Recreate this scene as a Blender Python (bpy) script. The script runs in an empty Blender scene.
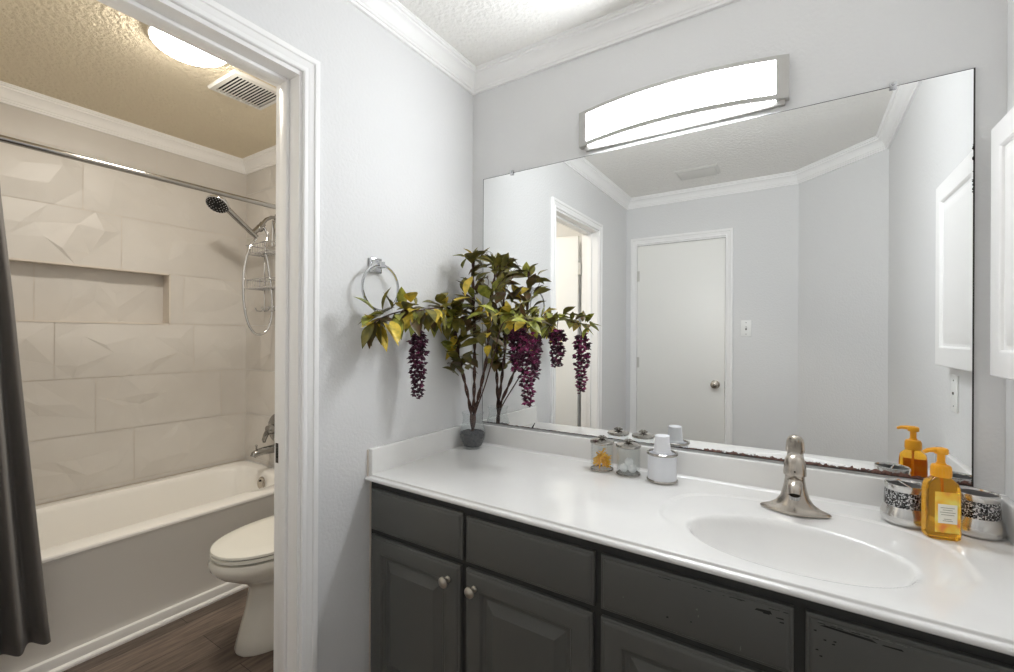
import bpy, bmesh, math, random
from math import sin, cos, pi, radians, sqrt
from mathutils import Vector, Matrix

S = bpy.context.scene
COL = S.collection
# ------------------------------------------------------------------ camera, world, exposure
cam_d = bpy.data.cameras.new('camera'); cam = bpy.data.objects.new('camera', cam_d); COL.objects.link(cam)
cam_d.sensor_fit = 'HORIZONTAL'; cam_d.sensor_width = 36.0; cam_d.lens = 36.0 * 450 / 1014
cam_d.clip_start = 0.02; cam_d.clip_end = 50
YAW, ROLL = 0.5728, 0.0049
cam.matrix_world = (Matrix.Translation((1.225, -1.609, 1.285)) @ Matrix.Rotation(YAW, 4, 'Z')
                    @ Matrix.Rotation(pi / 2, 4, 'X') @ Matrix.Rotation(ROLL, 4, 'Z'))
S.camera = cam
W = bpy.data.worlds.new('world'); S.world = W; W.use_nodes = True
W.node_tree.nodes['Background'].inputs[0].default_value = (0.9, 0.95, 1, 1)
W.node_tree.nodes['Background'].inputs[1].default_value = 0.15
S.view_settings.view_transform = 'Standard'; S.view_settings.look = 'None'
S.view_settings.exposure = 0.0; S.view_settings.gamma = 1.0; S.view_settings.use_curve_mapping = False
S.cycles.max_bounces = 20; S.cycles.diffuse_bounces = 16; S.cycles.glossy_bounces = 8
S.cycles.transmission_bounces = 10; S.cycles.transparent_max_bounces = 16
S.cycles.sample_clamp_indirect = 0.0
VANITY_GLOW, DOME_GLOW = 55.0, 86.0        # what the two lamps give off

# ------------------------------------------------------------------ materials
def lin(c):
    c = c / 255.0
    return c / 12.92 if c <= 0.04045 else ((c + 0.055) / 1.055) ** 2.4
def rgb(r, g, b): return (lin(r), lin(g), lin(b), 1)
def new_mat(name):
    m = bpy.data.materials.new(name); m.use_nodes = True
    return m, m.node_tree.nodes, m.node_tree.links
def bump(nd, ln, bsdf, scale, strength, dist=0.002, detail=3, rough=0.55, stretch=(1, 1, 1)):
    tc = nd.new('ShaderNodeTexCoord'); mp = nd.new('ShaderNodeMapping'); mp.inputs['Scale'].default_value = stretch
    nz = nd.new('ShaderNodeTexNoise'); nz.inputs['Scale'].default_value = scale
    nz.inputs['Detail'].default_value = detail; nz.inputs['Roughness'].default_value = rough
    bp = nd.new('ShaderNodeBump'); bp.inputs['Strength'].default_value = strength; bp.inputs['Distance'].default_value = dist
    ln.new(tc.outputs['Object'], mp.inputs[0]); ln.new(mp.outputs[0], nz.inputs['Vector'])
    ln.new(nz.outputs['Fac'], bp.inputs['Height']); ln.new(bp.outputs[0], bsdf.inputs['Normal'])
    return nz
def mat(name, col, rough=0.5, metal=0.0, bmp=None, var=None, spec=0.5, coat=0.0, trans=0.0, ior=1.45, sheen=0.0):
    m, nd, ln = new_mat(name); b = nd['Principled BSDF']
    b.inputs['Base Color'].default_value = col; b.inputs['Roughness'].default_value = rough
    b.inputs['Metallic'].default_value = metal; b.inputs['Specular IOR Level'].default_value = spec
    b.inputs['Coat Weight'].default_value = coat; b.inputs['Transmission Weight'].default_value = trans
    b.inputs['IOR'].default_value = ior; b.inputs['Sheen Weight'].default_value = sheen
    if bmp: bump(nd, ln, b, *bmp)
    if var:                                             # (noise scale, second colour)
        tc = nd.new('ShaderNodeTexCoord'); nz = nd.new('ShaderNodeTexNoise'); nz.inputs['Scale'].default_value = var[0]
        nz.inputs['Detail'].default_value = 4
        rp = nd.new('ShaderNodeValToRGB'); rp.color_ramp.elements[0].position = 0.38; rp.color_ramp.elements[1].position = 0.66
        rp.color_ramp.elements[0].color = col; rp.color_ramp.elements[1].color = var[1]
        ln.new(tc.outputs['Object'], nz.inputs['Vector']); ln.new(nz.outputs['Fac'], rp.inputs[0])
        ln.new(rp.outputs[0], b.inputs['Base Color'])
    return m
def glow(name, col, strength):
    m, nd, ln = new_mat(name); b = nd['Principled BSDF']
    b.inputs['Base Color'].default_value = (0.8, 0.8, 0.8, 1); b.inputs['Emission Color'].default_value = col
    b.inputs['Emission Strength'].default_value = strength
    return m
def thin_glass(name, tint=(1, 1, 1, 1), ior=1.45):
    m, nd, ln = new_mat(name); nd.remove(nd['Principled BSDF'])
    tr = nd.new('ShaderNodeBsdfTransparent'); tr.inputs[0].default_value = tint
    gl = nd.new('ShaderNodeBsdfGlossy'); gl.inputs['Roughness'].default_value = 0.02
    lw = nd.new('ShaderNodeLayerWeight'); lw.inputs[0].default_value = 0.5
    pw = nd.new('ShaderNodeMath'); pw.operation = 'POWER'; pw.inputs[1].default_value = 4.0; ln.new(lw.outputs['Facing'], pw.inputs[0])
    ma = nd.new('ShaderNodeMath'); ma.operation = 'MULTIPLY_ADD'; ma.inputs[1].default_value = 0.55; ma.inputs[2].default_value = 0.035; ln.new(pw.outputs[0], ma.inputs[0])
    mx = nd.new('ShaderNodeMixShader')
    ln.new(ma.outputs[0], mx.inputs[0]); ln.new(tr.outputs[0], mx.inputs[1]); ln.new(gl.outputs[0], mx.inputs[2])
    ln.new(mx.outputs[0], nd['Material Output'].inputs[0])
    return m

M = {}
M['wall'] = mat('grey_wall_paint', rgb(227, 227, 227), 0.65, bmp=(95, 0.34, 0.004, 2, 0.5))
M['ceiling'] = mat('knockdown_ceiling_paint', rgb(242, 240, 236), 0.8, bmp=(62, 0.85, 0.010, 3, 0.55))
M['ceiling_beige'] = mat('beige_knockdown_ceiling_paint', rgb(222, 210, 186), 0.8, bmp=(62, 0.9, 0.012, 3, 0.55))
M['trim'] = mat('white_trim_paint', rgb(248, 247, 246), 0.42)
M['door'] = mat('off_white_door_paint', rgb(247, 246, 242), 0.4, bmp=(18, 0.05, 0.001, 2, 0.5, (1, 1, 0.1)))
M['tile'] = mat('beige_relief_tile', rgb(213, 209, 204), 0.36, var=(2.2, rgb(205, 200, 194)))
M['grout'] = mat('pale_grout', rgb(212, 204, 194), 0.8)
M['cab'] = mat('charcoal_cabinet_paint', rgb(88, 88, 85), 0.34, bmp=(30, 0.06, 0.001, 3, 0.5, (1, 1, 0.15)))
M['cabdark'] = mat('shaded_dark_frame_paint', rgb(52, 52, 50), 0.5)  # dark frame paint, with the shade between the fronts in its colour
M['chip'] = mat('chipped_dark_paint', rgb(14, 14, 14), 0.6)
M['scuff'] = mat('pale_scuff', rgb(118, 118, 114), 0.6)
M['counter'] = mat('white_cultured_marble', rgb(240, 239, 237), 0.16, var=(5, rgb(236, 235, 233)), coat=0.3)
M['nickel'] = mat('brushed_nickel', rgb(190, 182, 172), 0.24, 1.0)
M['nickel_knob'] = mat('satin_nickel', rgb(205, 198, 186), 0.3, 1.0)
M['chrome'] = mat('chrome', rgb(205, 206, 208), 0.07, 1.0)
M['dark_chrome'] = mat('dark_chrome', rgb(160, 158, 155), 0.13, 1.0)
M['fixture'] = mat('satin_nickel_fixture', rgb(188, 186, 182), 0.35, 0.7)
M['porcelain'] = mat('white_porcelain', rgb(226, 223, 215), 0.12, coat=0.4)
M['tub'] = mat('white_enamel', rgb(243, 241, 237), 0.14, coat=0.3)
M['seat'] = mat('white_toilet_plastic', rgb(230, 228, 220), 0.22)
M['gap'] = mat('dark_gap', rgb(35, 33, 30), 0.8)
M['curtain'] = mat('dark_grey_curtain_cloth', rgb(104, 101, 99), 0.85, bmp=(260, 0.35, 0.001, 2, 0.5), sheen=0.2)
M['lens'] = glow('white_acrylic_lens_lit', (0.93, 0.965, 1.0, 1), VANITY_GLOW)
M['dome'] = glow('frosted_dome_lit', (1, 0.94, 0.84, 1), DOME_GLOW)
M['paper'] = mat('white_paper', rgb(238, 239, 243), 0.7)
M['frost'] = mat('frosted_white_glass', rgb(226, 228, 233), 0.35, spec=0.4)
M['cotton'] = mat('white_cotton', rgb(246, 246, 246), 0.95)
M['yellow'] = mat('yellow_plastic', rgb(250, 196, 40), 0.35)
M['amber'] = mat('amber_soap', rgb(252, 190, 52), 0.04, trans=0.92, ior=1.36)
M['pump'] = mat('orange_yellow_pump_plastic', rgb(247, 172, 34), 0.3)
M['silver'] = mat('brushed_silver_resin', rgb(214, 213, 211), 0.2, 0.9)
M['inner'] = mat('grey_tumbler_inside', rgb(120, 120, 120), 0.5)
M['plate'] = mat('white_switch_plastic', rgb(240, 240, 238), 0.3)
M['plate_dark'] = mat('grey_screw_and_slot', rgb(90, 90, 88), 0.5)
M['vent'] = mat('shaded_white_vent_enamel', rgb(216, 214, 209), 0.4)  # white greyed so the colour carries the register's shading
M['vent_dark'] = mat('vent_shade_and_dark_face', rgb(20, 19, 17), 0.9)  # near-black for shade painted behind the vent slats, and the spray face
M['glass'] = thin_glass('clear_glass', (0.97, 0.98, 0.98, 1))
M['lid'] = mat('polished_steel_lid', rgb(170, 166, 160), 0.14, 1.0)
M['pebble'] = mat('dark_grey_gravel', rgb(88, 88, 90), 0.85, bmp=(140, 0.9, 0.004, 3, 0.6), var=(110, rgb(62, 62, 65)))
M['bark'] = mat('brown_twisted_stem', rgb(92, 66, 56), 0.8, bmp=(180, 0.7, 0.003, 3, 0.6), var=(60, rgb(56, 40, 36)))
M['leaf_olive'] = mat('olive_leaf', rgb(128, 118, 50), 0.42, var=(38, rgb(88, 88, 40)))
M['leaf_dark'] = mat('dark_olive_leaf', rgb(82, 80, 42), 0.42, var=(40, rgb(102, 70, 42)))
M['leaf_yellow'] = mat('yellow_leaf', rgb(228, 198, 72), 0.42, var=(45, rgb(168, 150, 52)))
M['leaf_green'] = mat('yellow_green_leaf', rgb(174, 174, 76), 0.42, var=(45, rgb(108, 118, 48)))
M['petal_dark'] = mat('dark_wine_petal', rgb(92, 40, 66), 0.5, var=(50, rgb(54, 27, 41)))
M['petal_pink'] = mat('magenta_petal', rgb(160, 58, 110), 0.5, var=(60, rgb(96, 36, 70)))
M['caulk'] = mat('cream_caulk', rgb(222, 213, 202), 0.6)
M['label'] = mat('white_paper_label', rgb(244, 240, 228), 0.6)
M['ink'] = mat('grey_print', rgb(150, 140, 118), 0.7)
M['hinge'] = mat('painted_hinge', rgb(214, 212, 206), 0.35, 0.2)
M['rubber'] = mat('dark_strike_metal', rgb(70, 64, 58), 0.4, 0.6)

def wood_floor():
    m, nd, ln = new_mat('dark_wood_plank'); b = nd['Principled BSDF']
    tc = nd.new('ShaderNodeTexCoord'); mp = nd.new('ShaderNodeMapping')
    mp.inputs['Rotation'].default_value = (0, 0, radians(90))
    br = nd.new('ShaderNodeTexBrick'); br.inputs['Scale'].default_value = 1.0
    br.inputs['Brick Width'].default_value = 1.1; br.inputs['Row Height'].default_value = 0.15
    br.inputs['Mortar Size'].default_value = 0.0012; br.offset = 0.37
    br.inputs['Color1'].default_value = rgb(136, 122, 111); br.inputs['Color2'].default_value = rgb(100, 87, 78)
    br.inputs['Mortar'].default_value = rgb(34, 28, 25)
    mp2 = nd.new('ShaderNodeMapping'); mp2.inputs['Scale'].default_value = (26, 2.2, 1)
    nz = nd.new('ShaderNodeTexNoise'); nz.inputs['Scale'].default_value = 2.4; nz.inputs['Detail'].default_value = 7
    nz.inputs['Roughness'].default_value = 0.65
    rp = nd.new('ShaderNodeValToRGB'); rp.color_ramp.elements[0].color = (0.32, 0.3, 0.29, 1); rp.color_ramp.elements[1].color = (1.25, 1.22, 1.2, 1)
    rp.color_ramp.elements[0].position = 0.32; rp.color_ramp.elements[1].position = 0.7
    mx = nd.new('ShaderNodeMixRGB'); mx.blend_type = 'MULTIPLY'; mx.inputs[0].default_value = 0.9
    ln.new(tc.outputs['Object'], mp.inputs[0]); ln.new(mp.outputs[0], br.inputs['Vector'])
    ln.new(tc.outputs['Object'], mp2.inputs[0]); ln.new(mp2.outputs[0], nz.inputs['Vector'])
    ln.new(nz.outputs['Fac'], rp.inputs[0]); ln.new(br.outputs['Color'], mx.inputs[1]); ln.new(rp.outputs[0], mx.inputs[2])
    ln.new(mx.outputs[0], b.inputs['Base Color']); b.inputs['Roughness'].default_value = 0.38
    return m
M['floor'] = wood_floor()

def mirror_mat():
    m, nd, ln = new_mat('silvered_mirror'); b = nd['Principled BSDF']
    b.inputs['Base Color'].default_value = (0.94, 0.95, 0.945, 1); b.inputs['Metallic'].default_value = 1.0; b.inputs['Roughness'].default_value = 0.0
    out = nd['Material Output']
    # desilvered, rusty patches creeping up from the bottom edge, strongest at the right
    tc = nd.new('ShaderNodeTexCoord'); sp = nd.new('ShaderNodeSeparateXYZ'); ln.new(tc.outputs['Object'], sp.inputs[0])
    nz = nd.new('ShaderNodeTexNoise'); nz.inputs['Scale'].default_value = 75; nz.inputs['Detail'].default_value = 5; nz.inputs['Roughness'].default_value = 0.7
    ln.new(tc.outputs['Object'], nz.inputs['Vector'])
    def math_(op, a, c):
        n = nd.new('ShaderNodeMath'); n.operation = op
        for i, v in enumerate((a, c)):
            if isinstance(v, (int, float)): n.inputs[i].default_value = v
            else: ln.new(v, n.inputs[i])
        return n.outputs[0]
    mr = nd.new('ShaderNodeMapRange'); mr.inputs['From Min'].default_value = 0.86; mr.inputs['From Max'].default_value = 1.05
    mr.inputs['To Min'].default_value = 0.0035; mr.inputs['To Max'].default_value = 0.0115
    ln.new(sp.outputs['X'], mr.inputs['Value'])
    mr2 = nd.new('ShaderNodeMapRange'); mr2.inputs['From Min'].default_value = 0.3; mr2.inputs['From Max'].default_value = 0.68
    mr2.inputs['To Min'].default_value = 0.25; mr2.inputs['To Max'].default_value = 1.35
    ln.new(nz.outputs['Fac'], mr2.inputs['Value'])
    h = math_('MULTIPLY', mr.outputs[0], mr2.outputs[0])
    mask = math_('LESS_THAN', sp.outputs['Z'], h)
    rust = nd.new('ShaderNodeBsdfPrincipled'); rust.inputs['Roughness'].default_value = 0.6
    rp = nd.new('ShaderNodeValToRGB'); rp.color_ramp.elements[0].color = rgb(48, 32, 30); rp.color_ramp.elements[1].color = rgb(128, 92, 82)
    rp.color_ramp.elements[0].position = 0.4; rp.color_ramp.elements[1].position = 0.6
    ln.new(nz.outputs['Fac'], rp.inputs[0]); ln.new(rp.outputs[0], rust.inputs['Base Color'])
    mx = nd.new('ShaderNodeMixShader'); ln.new(mask, mx.inputs[0]); ln.new(b.outputs[0], mx.inputs[1]); ln.new(rust.outputs[0], mx.inputs[2])
    ln.new(mx.outputs[0], out.inputs[0])
    return m
M['mirror'] = mirror_mat()
M['mirror_edge'] = mat('dark_mirror_edge', rgb(58, 56, 54), 0.3, 0.4)

def mosaic_mat():
    m, nd, ln = new_mat('black_and_silver_crackle_mosaic'); b = nd['Principled BSDF']
    tc = nd.new('ShaderNodeTexCoord'); vo = nd.new('ShaderNodeTexVoronoi'); vo.inputs['Scale'].default_value = 400
    rp = nd.new('ShaderNodeValToRGB'); rp.color_ramp.interpolation = 'CONSTANT'
    e = rp.color_ramp.elements; e[0].color = rgb(18, 18, 18); e[1].position = 0.36; e[1].color = rgb(205, 205, 205)
    x = e.new(0.68); x.color = rgb(95, 95, 96)
    sp = nd.new('ShaderNodeSeparateColor')
    ln.new(tc.outputs['Object'], vo.inputs['Vector']); ln.new(vo.outputs['Color'], sp.inputs[0]); ln.new(sp.outputs[0], rp.inputs[0])
    ln.new(rp.outputs[0], b.inputs['Base Color']); b.inputs['Roughness'].default_value = 0.25; b.inputs['Metallic'].default_value = 0.3
    return m
M['mosaic'] = mosaic_mat()
def label_mat():
    m, nd, ln = new_mat('orange_and_yellow_blossom_label'); b = nd['Principled BSDF']
    tc = nd.new('ShaderNodeTexCoord'); nz = nd.new('ShaderNodeTexNoise'); nz.inputs['Scale'].default_value = 38; nz.inputs['Detail'].default_value = 1
    rp = nd.new('ShaderNodeValToRGB'); e = rp.color_ramp.elements
    e[0].position = 0.33; e[0].color = rgb(240, 140, 70); e[1].position = 0.66; e[1].color = rgb(248, 226, 110)
    x = e.new(0.48); x.color = rgb(250, 196, 60)
    ln.new(tc.outputs['Object'], nz.inputs['Vector']); ln.new(nz.outputs['Fac'], rp.inputs[0]); ln.new(rp.outputs[0], b.inputs['Base Color'])
    return m
M['blossom'] = label_mat()

# ------------------------------------------------------------------ mesh helpers
class B:
    """collects shapes in one bmesh; i = material slot of what is being added"""
    def __init__(s): s.bm = bmesh.new(); s.i = 0
    def face(s, vs):
        try:
            f = s.bm.faces.new(vs); f.material_index = s.i; return f
        except ValueError: return None
    def v(s, p): return s.bm.verts.new(p)
    def poly(s, pts): return s.face([s.v(p) for p in pts])
    def box(s, x0, x1, y0, y1, z0, z1, bev=0.0, seg=2):
        t = bmesh.new()
        bmesh.ops.create_cube(t, size=1, matrix=Matrix.Translation(((x0+x1)/2, (y0+y1)/2, (z0+z1)/2)) @ Matrix.Diagonal((x1-x0, y1-y0, z1-z0, 1)))
        if bev: bmesh.ops.bevel(t, geom=t.edges[:], offset=bev, segments=seg, affect='EDGES', profile=0.5)
        s.merge(t); return s
    def merge(s, t, mtx=None):
        mp = {}
        for v in t.verts: mp[v] = s.bm.verts.new(mtx @ v.co if mtx else v.co)
        for f in t.faces:
            g = s.face([mp[v] for v in f.verts])
            if g: g.smooth = f.smooth
        t.free(); return s
    def add(s, other, mtx=None):
        mp = {}
        for v in other.bm.verts: mp[v] = s.bm.verts.new(mtx @ v.co if mtx else v.co)
        for f in other.bm.faces:
            g = s.face([mp[v] for v in f.verts])
            if g: g.material_index = f.material_index
        return s
    def loft(s, rings, cap0=True, cap1=True, closed=True):
        R = [[s.v(p) for p in r] for r in rings]; n = len(R[0])
        for a, b in zip(R, R[1:]):
            for k in range(n if closed else n - 1):
                s.face([a[k], a[(k+1) % n], b[(k+1) % n], b[k]])
        if cap0: s.face(R[0][::-1])
        if cap1: s.face(R[-1])
        return s
    def lathe(s, prof, c=(0, 0, 0), n=32, mtx=None, cap0=False, cap1=False, sx=1, sy=1):
        rings = []
        for r, z in prof:
            ring = [Vector((max(r, 1e-5)*cos(2*pi*k/n)*sx, max(r, 1e-5)*sin(2*pi*k/n)*sy, z)) for k in range(n)]
            ring = [(mtx @ p if mtx else p) + Vector(c) for p in ring]
            rings.append(ring)
        return s.loft(rings, cap0, cap1)
    def tube(s, pts, r, n=10, cap=True):
        pts = [Vector(p) for p in pts]; rs = r if isinstance(r, (list, tuple)) else [r]*len(pts)
        rings = []; up = None
        for k, p in enumerate(pts):
            t = (pts[min(k+1, len(pts)-1)] - pts[max(k-1, 0)]).normalized()
            if up is None:
                up = Vector((0, 0, 1)) if abs(t.z) < 0.9 else Vector((1, 0, 0))
            u = (up - t*up.dot(t)).normalized(); w = t.cross(u); up = u
            rings.append([p + (u*cos(2*pi*j/n) + w*sin(2*pi*j/n))*rs[k] for j in range(n)])
        return s.loft(rings, cap, cap)
    def torus(s, c, R, r, axis='Z', N=40, n=10, mtx=None):
        vs = []
        for a in range(N):
            A = 2*pi*a/N; row = []
            for b in range(n):
                q = 2*pi*b/n; p = Vector(((R+r*cos(q))*cos(A), (R+r*cos(q))*sin(A), r*sin(q)))
                if axis == 'X': p = Vector((p.z, p.x, p.y))
                if axis == 'Y': p = Vector((p.x, p.z, p.y))
                if mtx: p = mtx @ p
                row.append(s.v(p + Vector(c)))
            vs.append(row)
        for a in range(N):
            for b in range(n):
                s.face([vs[a][b], vs[(a+1) % N][b], vs[(a+1) % N][(b+1) % n], vs[a][(b+1) % n]])
        return s
    def sphere(s, c, r, sx=1, sy=1, sz=1, n=16, mtx=None):
        t = bmesh.new(); bmesh.ops.create_uvsphere(t, u_segments=n, v_segments=max(6, n*2//3), radius=r)
        for v in t.verts:
            p = Vector((v.co.x*sx, v.co.y*sy, v.co.z*sz)); v.co = (mtx @ p if mtx else p) + Vector(c)
        return s.merge(t)

def obj(name, b, mats, parent=None, loc=(0, 0, 0), smooth=True, angle=35, label=None, recalc=True):
    me = bpy.data.meshes.new(name)
    if recalc: bmesh.ops.recalc_face_normals(b.bm, faces=b.bm.faces[:])
    b.bm.to_mesh(me); b.bm.free()
    for m in (mats if isinstance(mats, (list, tuple)) else [mats]): me.materials.append(M[m] if isinstance(m, str) else m)
    if smooth:
        me.shade_smooth(); me.set_sharp_from_angle(angle=radians(angle))
    o = bpy.data.objects.new(name, me); COL.objects.link(o); o.location = loc
    if parent: o.parent = parent
    if label: o['label'] = label
    return o
def tag(o, label, cat, group=None, kind=None):
    o['label'] = label; o['category'] = cat
    if group: o['group'] = group
    if kind: o['kind'] = kind
    return o
def thing(name, label, cat, loc=(0, 0, 0), rz=0.0, group=None):
    o = bpy.data.objects.new(name, None); COL.objects.link(o); o.location = loc; o.rotation_euler = (0, 0, rz)
    o.empty_display_size = 0.05
    return tag(o, label, cat, group)
def struct(name, b, mats, label, cat, **kw): return tag(obj(name, b, mats, **kw), label, cat, kind='structure')
def copy_tree(o, parent=None):
    c = o.copy(); COL.objects.link(c)
    if parent: c.parent = parent
    for ch in list(o.children): copy_tree(ch, c)
    return c

# ------------------------------------------------------------------ sizes of the place
RX, RY, CH = 1.66, -2.171, 2.44              # vanity room: x 0..RX, y RY..0
DX, DY = 1.2293, -1.732                      # the chamfered corner runs (DX, RY) -> (RX, DY)
OY0, OY1, OZ = -1.52, -0.835, 2.045          # clear doorway in the left wall (y) and its head
TX, TEY, TWY = -1.90, -1.60, -0.012          # bath side: tiled far wall, end wall, tiled shower wall
JX = -0.12                                   # bath side of the left wall

# ------------------------------------------------------------------ shell
b = B(); b.box(-2.1, 1.9, -2.4, 0.15, -0.06, 0); struct('floor', b, 'floor', 'dark brown wood plank floor', 'floor', smooth=False)
b = B(); b.box(JX/2, 1.9, -2.4, 0.15, CH, CH+0.06); struct('ceiling', b, 'ceiling', 'white textured ceiling over the vanity room', 'ceiling', smooth=False)
b = B(); b.box(-2.1, JX/2, -2.4, 0.15, CH, CH+0.06); struct('ceiling', b, 'ceiling_beige', 'beige textured ceiling over the bathtub', 'ceiling', smooth=False)
b = B(); b.box(JX, RX+0.12, 0, 0.12, 0, CH); struct('wall_front', b, 'wall', 'light grey textured wall behind the mirror and vanity', 'wall', smooth=False)
b = B()
b.box(JX, 0, RY-0.12, OY0-0.018, 0, CH); b.box(JX, 0, OY1+0.018, 0, 0, CH); b.box(JX, 0, OY0-0.018, OY1+0.018, OZ+0.018, CH)
struct('wall_left', b, 'wall', 'light grey textured wall with the doorway and the towel ring', 'wall', smooth=False)
b = B()                                       # rear wall with the closet doorway cut out
CD0, CD1, CDZ = 0.095, 0.762, 2.04
b.box(0, CD0-0.014, RY-0.12, RY, 0, CH); b.box(CD1+0.014, DX, RY-0.12, RY, 0, CH); b.box(CD0-0.014, CD1+0.014, RY-0.12, RY, CDZ+0.014, CH)
struct('wall_rear', b, 'wall', 'light grey wall with the closed white door, seen in the mirror', 'wall', smooth=False)
b = B()
nx, ny = (RY-DY), (RX-DX); L = sqrt(nx*nx+ny*ny); ox, oy = ny*0 + (RX-DX)*0, 0
dx, dy = (RX-DX)/L, (DY-RY)/L; px_, py_ = dy*0.12, -dx*0.12
ring = [(DX, RY), (RX, DY), (RX+px_, DY+py_), (DX+px_, RY+py_)]
b.loft([[(x, y, 0) for x, y in ring], [(x, y, CH) for x, y in ring]])
struct('wall_corner', b, 'wall', 'light grey slanted wall across the rear right corner, seen in the mirror', 'wall', smooth=False)
b = B(); b.box(RX, RX+0.12, DY, 0, 0, CH); struct('wall_right', b, 'wall', 'light grey wall beside the vanity with the white wall cabinet', 'wall', smooth=False)
b = B(); b.box(TX-0.15, JX, TEY-0.12, TEY, 0, CH); struct('wall_end', b, 'wall', 'grey wall at the foot of the bathtub behind the open door', 'wall', smooth=False)

# relief tiles: every tile a sheet of random facets, one mesh per wall
PITCH, ROW0, TILE = 0.2923, 0.4697 - 0.2923, 0.62
def tile_sheet(b, P, a0, a1, z0, z1, rnd):
    """facetted tile between a0..a1 and z0..z1; P(a, z, depth) -> point"""
    g = 0.0014; a0 += g; a1 -= g; z0 += g; z1 -= g
    nx_, nz_ = max(1, round((a1-a0)/0.105)), max(1, round((z1-z0)/0.105))
    V = []
    for i in range(nx_+1):
        r = []
        for j in range(nz_+1):
            a, z = a0+(a1-a0)*i/nx_, z0+(z1-z0)*j/nz_
            ea, ez = i in (0, nx_), j in (0, nz_)
            if not ea: a += rnd.uniform(-.034, .034)
            if not ez: z += rnd.uniform(-.034, .034)
            d = 0.0022 if (ea or ez) else rnd.choice((0.002, 0.006, 0.0115))
            r.append(b.v(P(a, z, d)))
        V.append(r)
    for i in range(nx_):
        for j in range(nz_):
            q = (V[i][j], V[i+1][j], V[i+1][j+1], V[i][j+1])
            if rnd.random() < .5: b.face((q[0], q[1], q[2])); b.face((q[0], q[2], q[3]))
            else: b.face((q[0], q[1], q[3])); b.face((q[1], q[2], q[3]))
rnd = random.Random(4)
NY0, NY1, NZ0, NZ1, ND = -1.16, -0.453, 1.3465, 1.6388, 0.09     # niche
b = B(); b.i = 1
b.box(TX-0.15, TX, TEY, NY0, 0, CH); b.box(TX-0.15, TX, NY1, 0.0, 0, CH)
b.box(TX-0.15, TX, NY0, NY1, 0, NZ0); b.box(TX-0.15, TX, NY0, NY1, NZ1, CH); b.box(TX-0.15, TX-ND, NY0, NY1, NZ0, NZ1)
b.i = 0
Pfar = lambda a, z, d: (TX+d, a, z)
offs = [0.0, 0.30, -0.16, 0.30, 0.06, 0.36, -0.1, 0.2]
for k in range(8):
    z0 = max(ROW0 + k*PITCH,   .449); z1 = min(ROW0 + (k+1)*PITCH, CH-.074); st = -0.32 - offs[k]
    if k == 2: st = -0.785
    if k == 3: st = -0.325
    while st > TEY: st -= TILE
    e = st
    while e < TWY:
        a0, a1 = max(e, TEY), min(e+TILE, TWY); e += TILE
        if a1-a0 < 0.02: continue
        if k == 4:                                  # the niche row
            if a0 < NY0: tile_sheet(b, Pfar, a0, min(a1, NY0), z0, z1, rnd)
            if a1 > NY1: tile_sheet(b, Pfar, max(a0, NY1), a1, z0, z1, rnd)
            if min(a1, NY1) - max(a0, NY0) > .02: tile_sheet(b, lambda a, z, d: (TX-ND+d*0.7, a, z), max(a0, NY0), min(a1, NY1), z0, z1, rnd)
        else: tile_sheet(b, Pfar, a0, a1, z0, z1, rnd)
# niche trim edge
b.i = 1
for y in (NY0, NY1): b.box(TX-0.02, TX+0.006, y-0.004, y+0.004, NZ0-0.004, NZ1+0.004)
for z in (NZ0, NZ1): b.box(TX-0.02, TX+0.006, NY0, NY1, z-0.004, z+0.004)
struct('wall_bath', b, ['tile', 'grout'], 'beige relief tile wall behind the bathtub with a recessed niche', 'wall', smooth=False)
b = B(); b.i = 1; b.box(TX-0.15, JX, TWY, 0.12, 0, CH); b.i = 0
Psh = lambda a, z, d: (a, TWY-d, z)
for k in range(8):
    z0 = max(ROW0 + k*PITCH, .449); z1 = min(ROW0 + (k+1)*PITCH, CH-.074); e = TX + [0, -.31][k % 2]
    while e < -1.08:
        a0, a1 = max(e, TX), min(e+TILE, -1.08); e += TILE
        if a1-a0 > .02: tile_sheet(b, Psh, a0, a1, z0, z1, rnd)
struct('wall_shower', b, ['tile', 'wall'], 'beige relief tile wall carrying the shower and tub spout', 'wall', smooth=False)

# crown mouldings: profile swept round the room with mitres
CP = [(0, -.078), (.011, -.078), (.013, -.070), (.017, -.0685), (.018, -.062), (.022, -.058), (.026, -.046), (.033, -.034), (.043, -.024),
      (.049, -.021), (.050, -.014), (.056, -.012), (.058, -.006), (.062, -.004), (.062, 0)]
def crown(poly, name, label):
    b = B(); n = len(poly); mit = []
    for i in range(n):
        p, q, r = Vector(poly[i-1]), Vector(poly[i]), Vector(poly[(i+1) % n])
        d1, d2 = (q-p).normalized(), (r-q).normalized()
        n1, n2 = Vector((-d1.y, d1.x)), Vector((-d2.y, d2.x)); mit.append((n1+n2)/(1+n1.dot(n2)))
    cols = []
    for i in range(n):
        cols.append([b.v((poly[i][0]+mit[i].x*d, poly[i][1]+mit[i].y*d, CH+z)) for d, z in CP])
    for i in range(n):
        a, c = cols[i], cols[(i+1) % n]
        for k in range(len(CP)-1): b.face([a[k], c[k], c[k+1], a[k+1]])
    return struct(name, b, 'trim', label, 'crown moulding', angle=20)
crown([(0, RY), (DX, RY), (RX, DY), (RX, 0), (0, 0)], 'trim_1', 'white crown moulding round the vanity room')
crown([(TX, TEY), (JX, TEY), (JX, TWY), (TX, TWY)], 'trim_2', 'white crown moulding round the bathtub room')

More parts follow.
